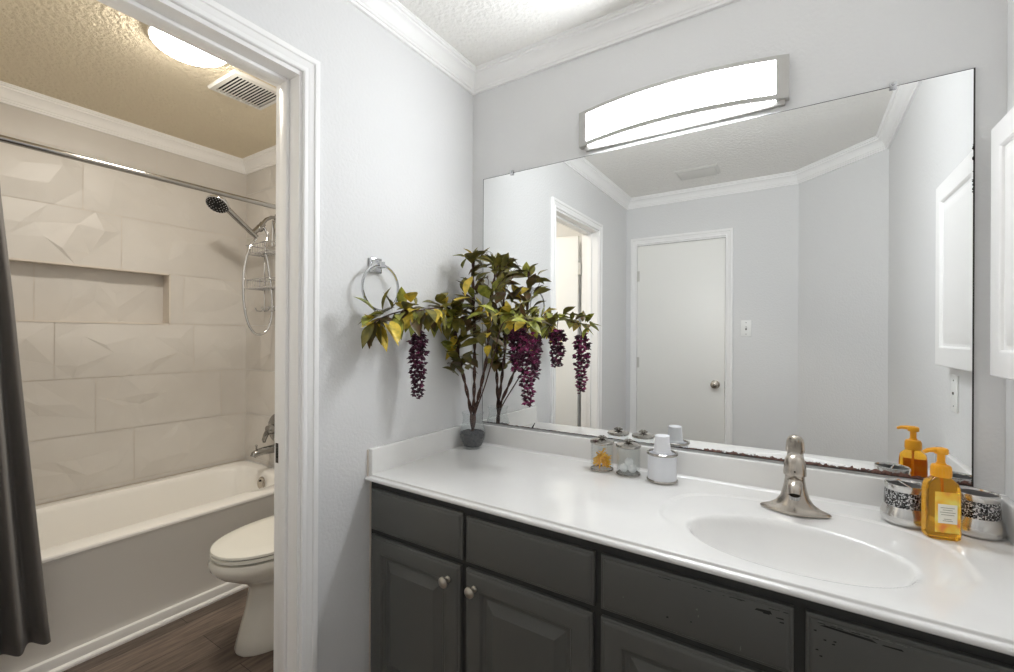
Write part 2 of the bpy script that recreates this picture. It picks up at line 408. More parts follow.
# door casings (profile: a outward in the wall plane, c out of the wall)
CAS = [(0, 0), (0, .009), (.003, .0115), (.010, .012), (.0125, .0075), (.016, .0075), (.021, .010), (.032, .0125), (.0345, .016), (.044, .0175), (.0485, .0165), (.052, .012), (.052, 0)]
def casing(b, P, u0, u1, zt):
    """P(u, c, z) -> point"""
    st = []
    for a, c in CAS:
        st.append([b.v(P(*q)) for q in ((u0-a, c, 0), (u0-a, c, zt+a), (u1+a, c, zt+a), (u1+a, c, 0))])
    for r, q in zip(st, st[1:]):
        for k in range(3): b.face([r[k], r[k+1], q[k+1], q[k]])
b = B(); casing(b, lambda u, c, z: (c, u, z), OY0-.008, OY1+.008, OZ+.012)
struct('trim_3', b, 'trim', 'white door casing round the doorway to the bathtub, vanity side', 'door casing', angle=22)
b = B(); casing(b, lambda u, c, z: (JX-c, u, z), OY0-.008, OY1+.008, OZ+.012)
struct('trim_4', b, 'trim', 'white door casing round the doorway, bathtub side', 'door casing', angle=22)
b = B()
b.box(JX, 0, OY1, OY1+.018, 0, OZ+.018); b.box(JX, 0, OY0-.018, OY0, 0, OZ+.018); b.box(JX, 0, OY0, OY1, OZ, OZ+.018)
b.box(-.083, -.047, OY1-.011, OY1, 0, OZ, .003); b.box(-.083, -.047, OY0, OY0+.011, 0, OZ, .003); b.box(-.083, -.047, OY0+.011, OY1-.011, OZ-.011, OZ, .003)
jamb = struct('trim_5', b, 'trim', 'white door jamb with stop strip lining the doorway', 'door jamb')
b = B(); b.box(-.113, -.090, OY1-.0012, OY1+.0004, .895, .955, .0004); b.i = 1; b.box(-.108, -.096, OY1-.0016, OY1-.001, .91, .94)
obj('strike_plate', b, ['rubber', 'gap'], jamb, label='dark metal strike plate')
b = B(); casing(b, lambda u, c, z: (u, RY+c, z), CD0-.002, CD1+.004, CDZ+.014)
b.box(CD0-.014, CD0-.002, RY-.12, RY, 0, CDZ+.014); b.box(CD1+.004, CD1+.014, RY-.12, RY, 0, CDZ+.014); b.box(CD0-.014, CD1+.014, RY-.12, RY, CDZ+.005, CDZ+.014)
struct('trim_6', b, 'trim', 'white casing round the closed rear door, seen in the mirror', 'door casing', angle=22)

# closed rear door
b = B(); b.box(CD0, CD1, RY-.038, RY-.003, .012, CDZ, .002)
dr = struct('door_1', b, 'door', 'plain off-white slab door, closed, seen in the mirror', 'door')
def knob(b, c, axis, s=1):
    """door knob with rosette; axis is the unit direction away from the door"""
    q = Vector((0, 0, 1)).rotation_difference(Vector(axis)).to_matrix()
    b.lathe([(0, 0), (.032, 0), (.033, .004), (.028, .010), (.014, .013), (.012, .026), (.02, .032), (.027, .042), (.0285, .052), (.024, .061), (.014, .066), (.006, .067), (.005, .064), (0, .064)], c, 28, q)
b = B(); knob(b, (.698, RY-.0025, .921), (0, 1, 0)); obj('door_knob', b, 'nickel', dr, label='satin nickel round door knob with centre lock button')
b = B(); b.box(CD1-.0005, CD1+.0025, RY-.032, RY-.006, .895, .948); obj('latch_plate', b, 'rubber', dr, label='dark metal latch plate')
for z in (1.79, 1.07, .25):
    b = B(); b.tube([(CD0-.003, RY+.002, z-.043), (CD0-.003, RY+.002, z+.043)], .0065, 10); b.tube([(CD0-.003, RY+.002, z-.048), (CD0-.003, RY+.002, z+.048)], .003, 8)
    b.box(CD0-.0035, CD0+.018, RY-.004, RY-.0015, z-.043, z+.043)
    obj('hinge', b, 'hinge', dr)
# open door to the bathtub room, hinged on the far jamb, swung in
ang = radians(180-9)
dw = OY1-OY0-.008
dd = thing('door_2', 'open white door swung in beside the tub, seen in the mirror through the doorway', 'door', (JX-.018, OY0+.006, 0)); dd['kind'] = 'structure'
dd.rotation_euler = (0, 0, ang)
b = B(); b.box(.016, dw, -.0005, .035, .012, OZ-.006, .002); obj('door_slab', b, 'door', dd)
b = B(); knob(b, (dw-.065, -.0005, .921), (0, -1, 0)); knob(b, (dw-.065, .035, .921), (0, 1, 0)); obj('door_knob', b, 'nickel', dd)
for z in (1.79, 1.03, .25):
    b = B(); b.tube([(0, .003, z-.045), (0, .003, z+.045)], .0065, 10); b.box(0, .02, .001, .004, z-.045, z+.045)
    obj('hinge', b, 'hinge', dd)

# baseboards
def board(b, x0, x1, y0, y1): b.box(x0, x1, y0, y1, 0, .085, .004)
b = B(); board(b, 0, .014, OY1+.062, -.57); board(b, 0, .014, RY, OY0-.062); struct('baseboard_left', b, 'trim', 'white baseboard along the doorway wall', 'baseboard')
b = B(); board(b, CD1+.058, DX, RY, RY+.014); struct('baseboard_rear', b, 'trim', 'white baseboard along the rear wall', 'baseboard')
b = B(); board(b, RX-.014, RX, DY, -.61); struct('baseboard_right', b, 'trim', 'white baseboard along the right wall', 'baseboard')
b = B()
b.loft([[(x, y, z) for x, z in ((-1.147, 0), (-1.118, 0), (-1.118, .008), (-1.121, .014), (-1.127, .018), (-1.131, .019), (-1.131, .047), (-1.134, .054), (-1.147, .057))] for y in (TEY, TWY)])
struct('baseboard_tub', b, 'trim', 'white baseboard and shoe moulding along the bathtub apron', 'baseboard', angle=25)

# ------------------------------------------------------------------ vanity cabinet
FY = -.567                                   # face frame; fronts stand proud to -.585
va = thing('vanity_cabinet', 'charcoal painted vanity cabinet with raised-panel doors under the white counter', 'cabinet', (0, 0, 0))
b = B()
b.box(.006, .030, FY+.019, -.004, .10, .790); b.box(RX-.020, RX-.002, FY+.019, -.004, .10, .790)
b.box(.030, RX-.020, FY+.019, -.004, .10, .118); b.box(.030, RX-.020, -.012, -.004, .118, .790)
b.box(.006, RX-.002, FY+.07, FY+.09, 0, .10)
for x0, x1, z0, z1 in [(.006, RX-.002, .755, .794), (.006, RX-.002, .600, .645), (.006, RX-.002, .10, .135)] + [(a, c, *zz) for zz in ((.135, .600), (.645, .755)) for a, c in ((.006, .045), (.39, .445), (.80, .855), (1.20, 1.265), (1.61, RX-.002))]:
    b.box(x0, x1, FY, FY+.019, z0, z1)
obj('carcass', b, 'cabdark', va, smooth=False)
b = B(); b.box(.0008, .006, FY-.004, FY+.02, 0, .790); obj('filler_strip', b, 'caulk', va, smooth=False, label='cream filler strip against the wall')
def front(b, x0, x1, z0, z1, rings, y0=FY, bump_=.018):
    """rectangular front lofted from (inset, how far proud) rings"""
    R = [[(x0+i, y0-p, z0+i), (x1-i, y0-p, z0+i), (x1-i, y0-p, z1-i), (x0+i, y0-p, z1-i)] for i, p in rings]
    b.loft(R, True, True)
EDGE = [(0, 0), (0, .011), (.002, .0125), (.006, .0135), (.0075, .0155), (.011, .017), (.014, .018)]
PANEL = EDGE + [(.052, .018), (.055, .0165), (.059, .0105), (.064, .0090), (.068, .0090), (.070, .0080), (.097, .0172), (.099, .0185)]
XS = [(.019, .411), (.424, .815), (.832, 1.222), (1.241, 1.634)]
for k, (x0, x1) in enumerate(XS):
    b = B(); front(b, x0, x1, .633, .763+(.006 if k == 0 else 0), EDGE)
    if k >= 2:                               # chipped paint and scuffs of the two right fronts
        rc = random.Random(k)
        b.i = 1; yf = FY-.0182
        def chip(xa, za, w, h, sl=0):
            b.poly([(xa, yf, za), (xa+w, yf, za+sl), (xa+w*.9, yf, za+sl+h), (xa+w*.1, yf, za+h*.7)])
        if k == 2:
            for xa, za, w, h in ((1.156, .7415, .030, .006), (1.170, .7395, .012, .004), (1.192, .737, .014, .003), (1.198, .730, .008, .003), (.985, .667, .005, .004), (1.035, .674, .003, .003), (.975, .7515, .02, .0015), (1.11, .7525, .03, .0015)): chip(xa, za, w, h)
            for _ in range(14):
                chip(rc.uniform(.96, 1.205), .7515+rc.uniform(-.001, .001), rc.uniform(.004, .014), .0012)
            b.i = 2
            for xa, za, w, h in ((1.046, .704, .004, .004), (.887, .680, .003, .003), (1.13, .65, .0018, .010), (1.05, .69, .002, .006)): chip(xa, za, w, h)
        else:
            chip(1.262, .7475, .085, .0045, -.003); chip(1.352, .7435, .03, .003)
            for _ in range(9): chip(rc.uniform(1.258, 1.34), .7515, rc.uniform(.004, .014), .0013)
            for xa, za in ((1.268, .722), (1.283, .724), (1.281, .7185), (1.256, .70), (1.262, .69), (1.253, .735)): chip(xa, za, .005, .0028)
            b.i = 2
            for _ in range(16): chip(rc.uniform(1.25, 1.40), .7535+rc.uniform(-.001, .002), rc.uniform(.003, .012), .0010)
    obj('drawer_front', b, ['cab', 'chip', 'scuff'], va, angle=20, label=['smooth charcoal drawer front at the left end', 'smooth charcoal drawer front, second from the left', 'scuffed charcoal drawer front with chipped top edge', 'chipped charcoal drawer front at the right end'][k])
    b = B(); front(b, x0, x1 - (.008 if k == 0 else .004), .118, .614, PANEL)
    d = obj('cabinet_door', b, 'cab', va, angle=20)
    kx = (.362, .458, 1.158, 1.312)[k]
    b = B(); q = Vector((0, 0, 1)).rotation_difference(Vector((0, -1, 0))).to_matrix()
    b.lathe([(.0, 0), (.009, 0), (.009, .003), (.005, .006), (.0055, .014), (.012, .018), (.0158, .022), (.0155, .026), (.011, .029), (0, .0305)], (kx, FY-.018, .567), 24, q)
    obj('knob', b, 'nickel_knob', d, label='satin nickel knob')

# ------------------------------------------------------------------ countertop with integral bowl
CZ = .815
def sup(x, y, cx, cy, a, bb, n): return (abs((x-cx)/a)**n + abs((y-cy)/bb)**n)**(1/n)
def sm(t): t = min(1, max(0, t)); return t*t*(3-2*t)
def top_z(x, y):
    z = CZ
    e = sup(x, y, 1.222, -.345, .307, .232, 3.0)
    z -= .0036*sm((1.0-e)/(.014 if y > -.36 else .014+.30*sm((-.36-y)/.12)))
    if e < 1: z -= .003*sm((1-e)/.6)
    q = sqrt(((x-1.214)/.214)**2 + ((y+.391)/.146)**2)
    if q < 1.05: z -= .006*sm((1.05-q)/.06)
    if q < 1: z -= .122*(1-q**2.6)**.82
    z += .010*sm((y+.034)/.016)**2 if y > -.034 else 0       # cove up to the splash
    return z
ct = thing('countertop', 'white cultured marble countertop with integral oval sink and splashes', 'countertop', (0, 0, 0))
xs = [.0005+ (RX-.001)*i/300 for i in range(301)]
ys = [-.020-.57*j/140 for j in range(141)]
edge = [(-.5915, -.0004), (-.5925, -.0012), (-.5932, -.0030), (-.5936, -.0052), (-.5950, -.0066), (-.5985, -.0072), (-.6025, -.0078), (-.6050, -.0100), (-.6062, -.0132), (-.6055, -.0175), (-.603, -.0200)]
sk = lambda x, y: y*(1-.026*(1-x/RX))          # the slab is cut a little out of square
b = B(); rows = []
for y in ys: rows.append([b.v((x, sk(x, y), top_z(x, y))) for x in xs])
for y, d in edge: rows.append([b.v((x, sk(x, y), CZ+d)) for x in xs])
rows.append([b.v((x, -.56, CZ-.0202)) for x in xs])
for r, q in zip(rows, rows[1:]):
    for k in range(len(xs)-1): b.face([r[k], q[k], q[k+1], r[k+1]])
obj('counter_slab', b, 'counter', ct, angle=60, recalc=False)
b = B(); b.box(.0005, RX-.0005, -.021, -.0008, CZ-.02, .9005, .004, 3); obj('back_splash', b, 'counter', ct)
b = B(); b.box(.0008, .021, -.579, -.0205, CZ-.02, .9005, .004, 3); obj('side_splash', b, 'counter', ct)
b = B(); b.box(RX-.021, RX-.0008, -.579, -.0205, CZ-.02, .9005, .004, 3); obj('side_splash', b, 'counter', ct)
b = B(); b.box(.0, .0008+.004, -.583, -.577, CZ-.02, .897, .0006); obj('caulk_bead', b, 'caulk', ct)
zb = top_z(1.214, -.391)
b = B(); b.lathe([(0, .004), (.012, .004), (.017, .0025), (.0235, .003), (.026, .001), (.026, -.004)], (1.214, -.391, zb+.001), 28); obj('drain', b, 'chrome', ct, label='chrome sink drain')

# ------------------------------------------------------------------ faucet
fa = thing('faucet', 'brushed nickel single-handle faucet on the counter behind the sink', 'faucet', (1.221, -.152, CZ-.002))
b = B(); N = 48                               # boat shaped plate rising into the column
rings = []
for hx, hy, z, p, yo in ((.0815, .040, 0, 1.35, -.004), (.0825, .041, .004, 1.35, -.004), (.078, .039, .008, 1.4, -.004), (.060, .0345, .014, 1.5, -.003), (.044, .031, .024, 1.7, -.002), (.034, .029, .038, 1.9, 0),
                       (.0290, .0280, .055, 2, 0), (.0258, .0262, .070, 2, 0), (.0236, .0246, .084, 2, 0), (.0226, .0236, .099, 2, 0)):
    ring = []
    for k in range(N):
        t = 2*pi*k/N; c_, s_ = cos(t), sin(t)
        r = (abs(c_)**p + abs(s_)**p)**(-1/p)
        ring.append((hx*r*c_, hy*r*s_+yo, z))
    rings.append(ring)
b.loft(rings); obj('body', b, 'nickel', fa, angle=50)
b = B()
b.tube([(0, -.002, .072), (0, -.022, .079), (0, -.042, .078), (0, -.056, .070), (0, -.062, .060)], [.0195, .0185, .0178, .0168, .0150], 24)
obj('spout', b, 'nickel', fa, angle=50)
b = B(); b.lathe([(.0120, 0), (.0120, .010), (.0095, .010), (.0090, .006), (0, .006)], (0, -.0625, .0515), 20, Matrix.Rotation(radians(14), 3, 'X')); obj('aerator', b, 'dark_chrome', fa)
b = B()
R = [[(r_*cos(2*pi*k/32), yo+r_*sin(2*pi*k/32), z) for k in range(32)] for r_, z, yo in ((.0235, .097, 0), (.0268, .0985, 0), (.0272, .104, 0), (.0262, .118, 0), (.0250, .130, .002), (.0222, .141, .005), (.0172, .149, .008), (.0100, .154, .010), (.003, .1555, .0105))]
b.loft(R); b.i = 1; b.sphere((0, -.0262, .112), .0022, n=8)
obj('handle', b, ['nickel', 'gap'], fa, angle=50)

# ------------------------------------------------------------------ mirror
mi = thing('wall_mirror', 'large frameless mirror above the counter with a rusted bottom edge', 'mirror', (0, 0, .9075))
MX0, MX1, MH = .063, 1.6027, 1.065
b = B()
b.poly([(MX0, -.006, 0), (MX1, -.006, 0), (MX1, -.006, MH), (MX0, -.006, MH)])
b.i = 1
for q in (((MX0, 0), (MX1, 0)), ((MX1, 0), (MX1, MH)), ((MX1, MH), (MX0, MH)), ((MX0, MH), (MX0, 0))):
    (xa, za), (xb, zb_) = q
    b.poly([(xa, -.006, za), (xa, -.0005, za), (xb, -.0005, zb_), (xb, -.006, zb_)])
e = .0022
for x0, x1, z0, z1 in ((MX0, MX0+e, 0, MH), (MX1-e*1.6, MX1, 0, MH), (MX0, MX1, MH-.0016, MH), (MX0, MX1, 0, e)):
    b.poly([(x0, -.0061, z0), (x1, -.0061, z0), (x1, -.0061, z1), (x0, -.0061, z1)])
# flaking silver along the right edge, and a short crack at the bottom left
rc = random.Random(9)
for _ in range(26):
    z = rc.choice((rc.uniform(.70, .86), rc.uniform(.0, .7), rc.uniform(.74, .90))); w = rc.uniform(.003, .007); h = rc.uniform(.004, .02)
    b.poly([(MX1, -.00615, z), (MX1, -.00615, z+h), (MX1-w*.6, -.00615, z+h*.8), (MX1-w, -.00615, z+h*.45)])
b.poly([(.312, -.00615, .002), (.320, -.00615, .002), (.330, -.00615, .024), (.327, -.00615, .024)])
obj('mirror_glass', b, ['mirror', 'mirror_edge'], mi, smooth=False)
for x, z in ((.212, MH), (1.442, MH)):
    b = B(); b.box(x-.008, x+.008, -.012, -.0005, z-.010, z+.010, .002); b.lathe([(0, 0), (.0045, 0), (.004, .003), (0, .0035)], (x, -.012, z+.004), 14, Vector((0, 0, 1)).rotation_difference(Vector((0, -1, 0))).to_matrix())
    obj('mirror_clip', b, 'chrome', mi, label='small clear metal mirror clip')

# ------------------------------------------------------------------ vanity light
LX0, LX1, LZ0, LZ1 = .524, 1.202, 1.997, 2.132
vl = thing('vanity_light', 'long bowed vanity light with lit white lens and nickel frame above the mirror', 'light', (0, 0, 0))
b = B(); b.box(LX0+.02, LX1-.010, -.016, -.0005, LZ0-.008, LZ1-.01, .002); obj('back_plate', b, 'fixture', vl)
LC = (LX0+LX1)/2; HW = (LX1-LX0)/2
def arc(x, base=.022, bow=.055): return -(base + bow*(1-((x-LC)/HW)**2))
N = 40
xsL = [LX0+.030+(LX1-LX0-.060)*i/N for i in range(N+1)]
b = B()
front_lo = [b.v((x, arc(x)+.003, LZ0+.010)) for x in xsL]; front_hi = [b.v((x, arc(x)+.003, LZ1-.006)) for x in xsL]
back_lo = [b.v((x, -.018, LZ0+.006)) for x in xsL]; back_hi = [b.v((x, -.012, LZ1-.010)) for x in xsL]
for k in range(N):
    b.face([front_lo[k], front_lo[k+1], front_hi[k+1], front_hi[k]])
    b.face([back_lo[k], back_lo[k+1], front_lo[k+1], front_lo[k]])
    b.i = 1; b.face([front_hi[k], front_hi[k+1], back_hi[k+1], back_hi[k]]); b.i = 0  # unseen opaque top, added to keep lamp light off the ceiling
b.face([back_lo[0], front_lo[0], front_hi[0], back_hi[0]]); b.face([back_lo[-1], front_lo[-1], front_hi[-1], back_hi[-1]])
obj('lens', b, ['lens', 'fixture'], vl, angle=40)
b = B()
XA = [LX0+(LX1-LX0)*i/N for i in range(N+1)]
for z0, z1 in ((LZ0+.005, LZ0+.019), (LZ1-.013, LZ1)):
    b.loft([[(x, arc(x)-.003, z0), (x, arc(x)+.006, z0), (x, arc(x)+.006, z1), (x, arc(x)-.003, z1)] for x in XA])
for x0, x1 in ((LX0, LX0+.034), (LX1-.034, LX1)):
    b.loft([[(x, arc(x)-.0035, LZ0+.006), (x, -.001, LZ0+.006), (x, -.001, LZ1), (x, arc(x)-.0035, LZ1)] for x in (x0, x0+.011, x0+.022, x1)])
obj('frame', b, 'fixture', vl, angle=40)

# ------------------------------------------------------------------ towel ring
tr = thing('towel_ring', 'chrome towel ring on a square mount on the wall above the counter end', 'towel ring', (0, -.555, 1.525))
b = B(); b.box(.0005, .010, -.026, .026, -.026, .026, .003); b.loft([[(x, -w, -w), (x, w, -w), (x, w, w), (x, -w, w)] for x, w in ((.008, .022), (.018, .014), (.028, .010), (.040, .011), (.043, .009))])
obj('wall_mount', b, 'chrome', tr)
b = B(); b.torus((.034, 0, -.078), .078, .0048, 'X', 56, 10); obj('ring', b, 'chrome', tr)

# ------------------------------------------------------------------ wall cabinet, switches
mc = thing('wall_cabinet', 'white raised-panel medicine cabinet on the right wall', 'cabinet', (RX, 0, 0))
b = B(); b.box(-.019, -.0005, -.455, -.070, 1.200, 1.785, .002); obj('face_frame', b, 'trim', mc)
b = B(); R = []
X0, X1, Z0, Z1 = -.485, -.047, 1.193, 1.795
for i, p in [(0, .019), (0, .036), (.003, .040), (.010, .041), (.060, .041), (.064, .038), (.066, .033), (.074, .032), (.082, .034), (.106, .041), (.110, .0415)]:
    R.append([(-p, X0+i, Z0+i), (-p, X1-i, Z0+i), (-p, X1-i, Z1-i), (-p, X0+i, Z1-i)])
b.loft(R); md = obj('cabinet_door', b, 'trim', mc, angle=18)
for z in (1.29, 1.69):
    b = B(); b.tube([(-.020, X1+.004, z-.03), (-.020, X1+.004, z+.03)], .005, 10); obj('hinge', b, 'hinge', mc)
def wall_plate(name, label, mtx, cat, toggle=True):
    t = thing(name, label, cat); t.matrix_world = mtx
    b = B(); b.box(-.035, .035, -.0055, -.0003, -.060, .060, .002)
    b.i = 1
    for z in (-.042, .042): b.lathe([(0, 0), (.003, 0), (.0025, .001), (0, .001)], (0, -.0055, z), 10, Vector((0, 0, 1)).rotation_difference(Vector((0, -1, 0))).to_matrix())
    obj('cover_plate', b, ['plate', 'plate_dark'], t)
    if not toggle:
        b = B(); b.i = 1; b.lathe([(0, 0), (.0045, 0), (.004, .003), (.0022, .003), (0, .001)], (0, -.0055, 0), 16, Vector((0, 0, 1)).rotation_difference(Vector((0, -1, 0))).to_matrix())
        obj('jack', b, ['plate', 'plate_dark'], t, label='small dark jack'); return t
    b = B(); b.i = 1; b.box(-.0055, .0055, -.0062, -.005, -.0125, .0125); b.i = 0; b.box(-.004, .004, -.016, -.006, .000, .010, .001)
    obj('toggle', b, ['plate', 'plate_dark'], t)
    return t
wall_plate('light_switch', 'white toggle light switch beside the closed rear door, seen in the mirror', Matrix.Translation((.906, RY, 1.35)) @ Matrix.Rotation(pi, 4, 'Z'), 'light switch')
wall_plate('jack_plate', 'white wall plate with a small dark jack under the wall cabinet, seen in the mirror', Matrix.Translation((RX, -.428, 1.105)) @ Matrix.Rotation(-pi/2, 4, 'Z'), 'wall plate', False)

# ------------------------------------------------------------------ ceiling register and exhaust fan, dome light
vr = thing('ceiling_vent', 'white metal air register in the ceiling, seen in the mirror', 'vent', (.636, -1.768, CH))
b = B()
W2, D2 = .135, .092
R = [[(-W2+i, -D2+i, z), (W2-i, -D2+i, z), (W2-i, D2-i, z), (-W2+i, D2-i, z)] for i, z in ((0, -.0005), (0, -.004), (.012, -.014), (.020, -.016), (.022, -.006))]
b.loft(R, False, False); obj('frame', b, 'vent', vr)
b = B(); b.box(-W2+.02, W2-.02, -D2+.02, D2-.02, -.002, -.0006); obj('duct_shade_sheet', b, 'vent_dark', vr, smooth=False)  # flat dark sheet in place of a shaded duct
for k in range(7):
    y = -.060+.020*k; b = B(); b.loft([[(x, y-.009, -.020), (x, y-.0075, -.0212), (x, y+.009, -.008), (x, y+.0075, -.0068)] for x in (-W2+.021, W2-.021)]); obj('louver', b, 'vent', vr)
xf = thing('exhaust_fan_grille', 'white slatted exhaust fan grille in the ceiling near the shower', 'vent', (-.955, -.487, CH))
b = B(); g = .124
b.loft([[(-g+i, -g+i, z), (g-i, -g+i, z), (g-i, g-i, z), (-g+i, g-i, z)] for i, z in ((0, -.0005), (0, -.006), (.005, -.014), (.022, -.017), (.024, -.006))], False, False)
obj('frame', b, 'vent', xf)
b = B(); b.box(-g+.022, g-.022, -g+.022, g-.022, -.003, -.0006); obj('fan_shade_sheet', b, 'vent_dark', xf, smooth=False)  # painted darkness behind the slats, no real recess
for k in range(13):
    y = -.088+.01467*k; b = B(); b.box(-g+.023, g-.023, y-.0030, y+.0030, -.0165, -.0135, .0008, 1); obj('slat', b, 'vent', xf)
cl = thing('ceiling_light', 'lit round white dome light on the bathtub room ceiling', 'light', (-.783, -.800, CH))
b = B(); b.lathe([(0, -.0005), (.126, -.0005), (.130, -.003), (.133, -.018), (.130, -.023), (0, -.023)], n=48); obj('base', b, 'trim', cl)  # pan made wider than the dome to shield the ceiling from its light
b = B(); b.lathe([(.126*cos(t), -.022-.036*sin(t)) for t in [pi/2*i/12 for i in range(13)]], n=48); obj('dome_shade', b, 'dome', cl, angle=60)
# ------------------------------------------------------------------ bathtub
tu = thing('bathtub', 'white alcove bathtub along the tiled wall', 'bathtub', (0, 0, 0))
TBX0, TBX1, TBY0, TBY1, TZ = TX+.004, -1.133, TEY+.002, TWY-.004, .447
tcx, tcy, ta, tb_ = (TBX0+TBX1)/2, (TBY0+TBY1)/2, (TBX1-TBX0)/2, (TBY1-TBY0)/2
def sring(a, bb, n, z, cy=0, cx=0, N=112, sq=False):
    r = []
    for k in range(N):
        t = 2*pi*(k+.5)/N; c_, s_ = cos(t)/1, sin(t)/1
        q = (abs(c_/a)**n + abs(s_/bb)**n)**(-1/n)
        r.append((tcx+cx+q*c_, tcy+cy+q*s_, z))
    return r
b = B()
b.loft([sring(ta-.016, tb_, 60, .001), sring(ta-.013, tb_, 60, .410), sring(ta-.006, tb_, 60, .424), sring(ta, tb_, 60, .430), sring(ta, tb_, 60, TZ-.008), sring(ta-.004, tb_-.003, 50, TZ-.002), sring(ta-.012, tb_-.01, 40, TZ),
        sring(ta-.084, tb_-.065, 9, TZ-.002, 0, -.018), sring(ta-.092, tb_-.074, 8, TZ-.008, 0, -.018), sring(ta-.100, tb_-.084, 7, TZ-.026, 0, -.018), sring(ta-.112, tb_-.11, 6, .30, 0, -.018), sring(ta-.135, tb_-.15, 5, .17, 0, -.018), sring(ta-.160, tb_-.19, 4.5, .105, 0, -.018), sring(ta-.20, tb_-.25, 4, .088, 0, -.018), sring(ta-.3, tb_-.5, 3, .082, 0, -.018)])
obj('tub_shell', b, 'tub', tu, angle=32)
b = B(); b.lathe([(0, .008), (.03, .008), (.037, .003), (.037, -.002)], (-1.510, TBY1-.101, .385), 28, Vector((0, 0, 1)).rotation_difference(Vector((0, -1, .15))).to_matrix()); b.i = 1
b.lathe([(0, .0095), (.006, .0095), (.006, .007)], (-1.510, TBY1-.102, .399), 10, Vector((0, 0, 1)).rotation_difference(Vector((0, -1, .15))).to_matrix())
obj('overflow_plate', b, ['nickel', 'gap'], tu, label='round nickel overflow plate')

# shower fittings
Yaxis = Vector((0, 0, 1)).rotation_difference(Vector((0, -1, 0))).to_matrix()
SX = -1.515
ts = thing('tub_spout', 'chrome tub spout on the tiled wall under the shower valve', 'spout', (SX, TWY-.008, .575))
b = B(); b.lathe([(.0, 0), (.033, 0), (.033, .008), (.026, .012)], (0, 0, 0), 24, Yaxis); b.tube([(0, -.004, 0), (0, -.05, .001), (0, -.09, 0), (0, -.120, -.004), (0, -.138, -.012), (0, -.146, -.024)], [.026, .0245, .0235, .0225, .021, .017], 20)
b.tube([(0, -.125, .02), (0, -.125, .036)], .005, 10); b.sphere((0, -.125, .04), .007, n=10)
obj('spout_body', b, 'dark_chrome', ts, angle=50)
sv = thing('shower_valve', 'chrome single-lever shower valve on the tiled wall above the spout', 'valve', (SX, TWY-.008, .700))
b = B(); b.lathe([(0, 0), (.088, 0), (.089, .003), (.080, .010), (.045, .015), (.034, .02), (0, .02)], (0, 0, 0), 36, Yaxis); obj('escutcheon', b, 'dark_chrome', sv)
b = B(); b.lathe([(.03, .018), (.029, .045), (.024, .06), (0, .064)], (0, 0, 0), 24, Yaxis); b.tube([(0, -.048, .004), (-.01, -.062, -.03), (-.016, -.070, -.062), (-.018, -.068, -.078)], [.016, .0155, .0135, .008], 14); obj('lever', b, 'dark_chrome', sv, angle=50)
sh = thing('hand_shower', 'chrome hand shower with looped metal hose on a wall arm', 'shower', (0, 0, 0))
b = B(); b.lathe([(0, 0), (.032, 0), (.031, .006), (.018, .012), (0, .012)], (SX, TWY-.008, 2.015), 24, Yaxis)
b.tube([(SX, -.022, 2.015), (SX, -.06, 2.012), (SX, -.092, 1.992), (SX, -.118, 1.955)], .011, 14); obj('shower_arm', b, 'dark_chrome', sh, angle=50)
b = B(); b.tube([(SX, -.112, 1.962), (SX, -.135, 1.925)], .018, 16); b.tube([(SX, -.130, 1.938), (SX, -.170, 1.895)], [.019, .015], 16); b.sphere((SX, -.13, 1.93), .022, n=14); obj('holder', b, 'dark_chrome', sh, angle=50)
hd = Vector((SX, -.150, 1.872)); hu = Vector((SX, -.335, 2.018))
b = B(); b.tube([hd, hd.lerp(hu, .3), hd.lerp(hu, .6), hd.lerp(hu, .85), hu+Vector((0, -.005, .006))], [.0145, .0155, .0165, .017, .020], 16); obj('handle', b, 'dark_chrome', sh, angle=50)
q = Vector((0, 0, 1)).rotation_difference(Vector((.35, -.50, -.80))).to_matrix()
b = B(); b.lathe([(0, -.022), (.03, -.02), (.052, -.008), (.059, .004), (.059, .013), (.055, .017)], tuple(hu+Vector((0, -.03, .006))), 32, q); b.i = 1
b.lathe([(.055, .017), (.045, .0185), (.03, .0185), (.028, .0165), (.016, .0165), (.014, .0185), (0, .0185)], tuple(hu+Vector((0, -.03, .006))), 32, q)
for ring_r, n in ((.0225, 8), (.037, 14), (.049, 20)):
    for k in range(n):
        b.i = 0; p = q @ Vector((ring_r*cos(2*pi*k/n), ring_r*sin(2*pi*k/n), .0185)); b.sphere(tuple(hu+Vector((0, -.03, .006))+p), .0032, n=6)
obj('spray_head', b, ['chrome', 'vent_dark'], sh, angle=50, label='round chrome spray head with dark face')
hp = [(SX, -.152, 1.868), (SX-.004, -.19, 1.80), (SX-.008, -.213, 1.70), (SX-.01, -.221, 1.58), (SX-.01, -.213, 1.44), (SX-.008, -.185, 1.335), (SX-.004, -.14, 1.287), (SX+.002, -.088, 1.31), (SX+.006, -.058, 1.40), (SX+.006, -.060, 1.56), (SX+.004, -.082, 1.72), (SX+.002, -.10, 1.83), (SX+.006, -.085, 1.89), (SX, -.108, 1.945)]
def spline(pts, m=6):
    P = [Vector(p) for p in pts]; out = []
    for i in range(len(P)-1):
        p0, p1, p2, p3 = P[max(i-1, 0)], P[i], P[i+1], P[min(i+2, len(P)-1)]
        for k in range(m):
            t = k/m; out.append(.5*((2*p1)+(p2-p0)*t+(2*p0-5*p1+4*p2-p3)*t*t+(3*p1-p0-3*p2+p3)*t**3))
    out.append(P[-1]); return out
b = B(); b.tube(spline(hp), .0075, 10); obj('hose', b, 'chrome', sh, angle=60)
sc = thing('shower_caddy', 'chrome wire shower caddy hanging behind the shower hose', 'caddy', (SX-.01, TWY-.012, 1.44))
b = B(); wr = .0040
b.tube(spline([(-.02, -.012, .40), (-.018, -.012, .46), (0, -.02, .555), (.018, -.012, .46), (.02, -.012, .40)], 6), wr*1.3, 8)
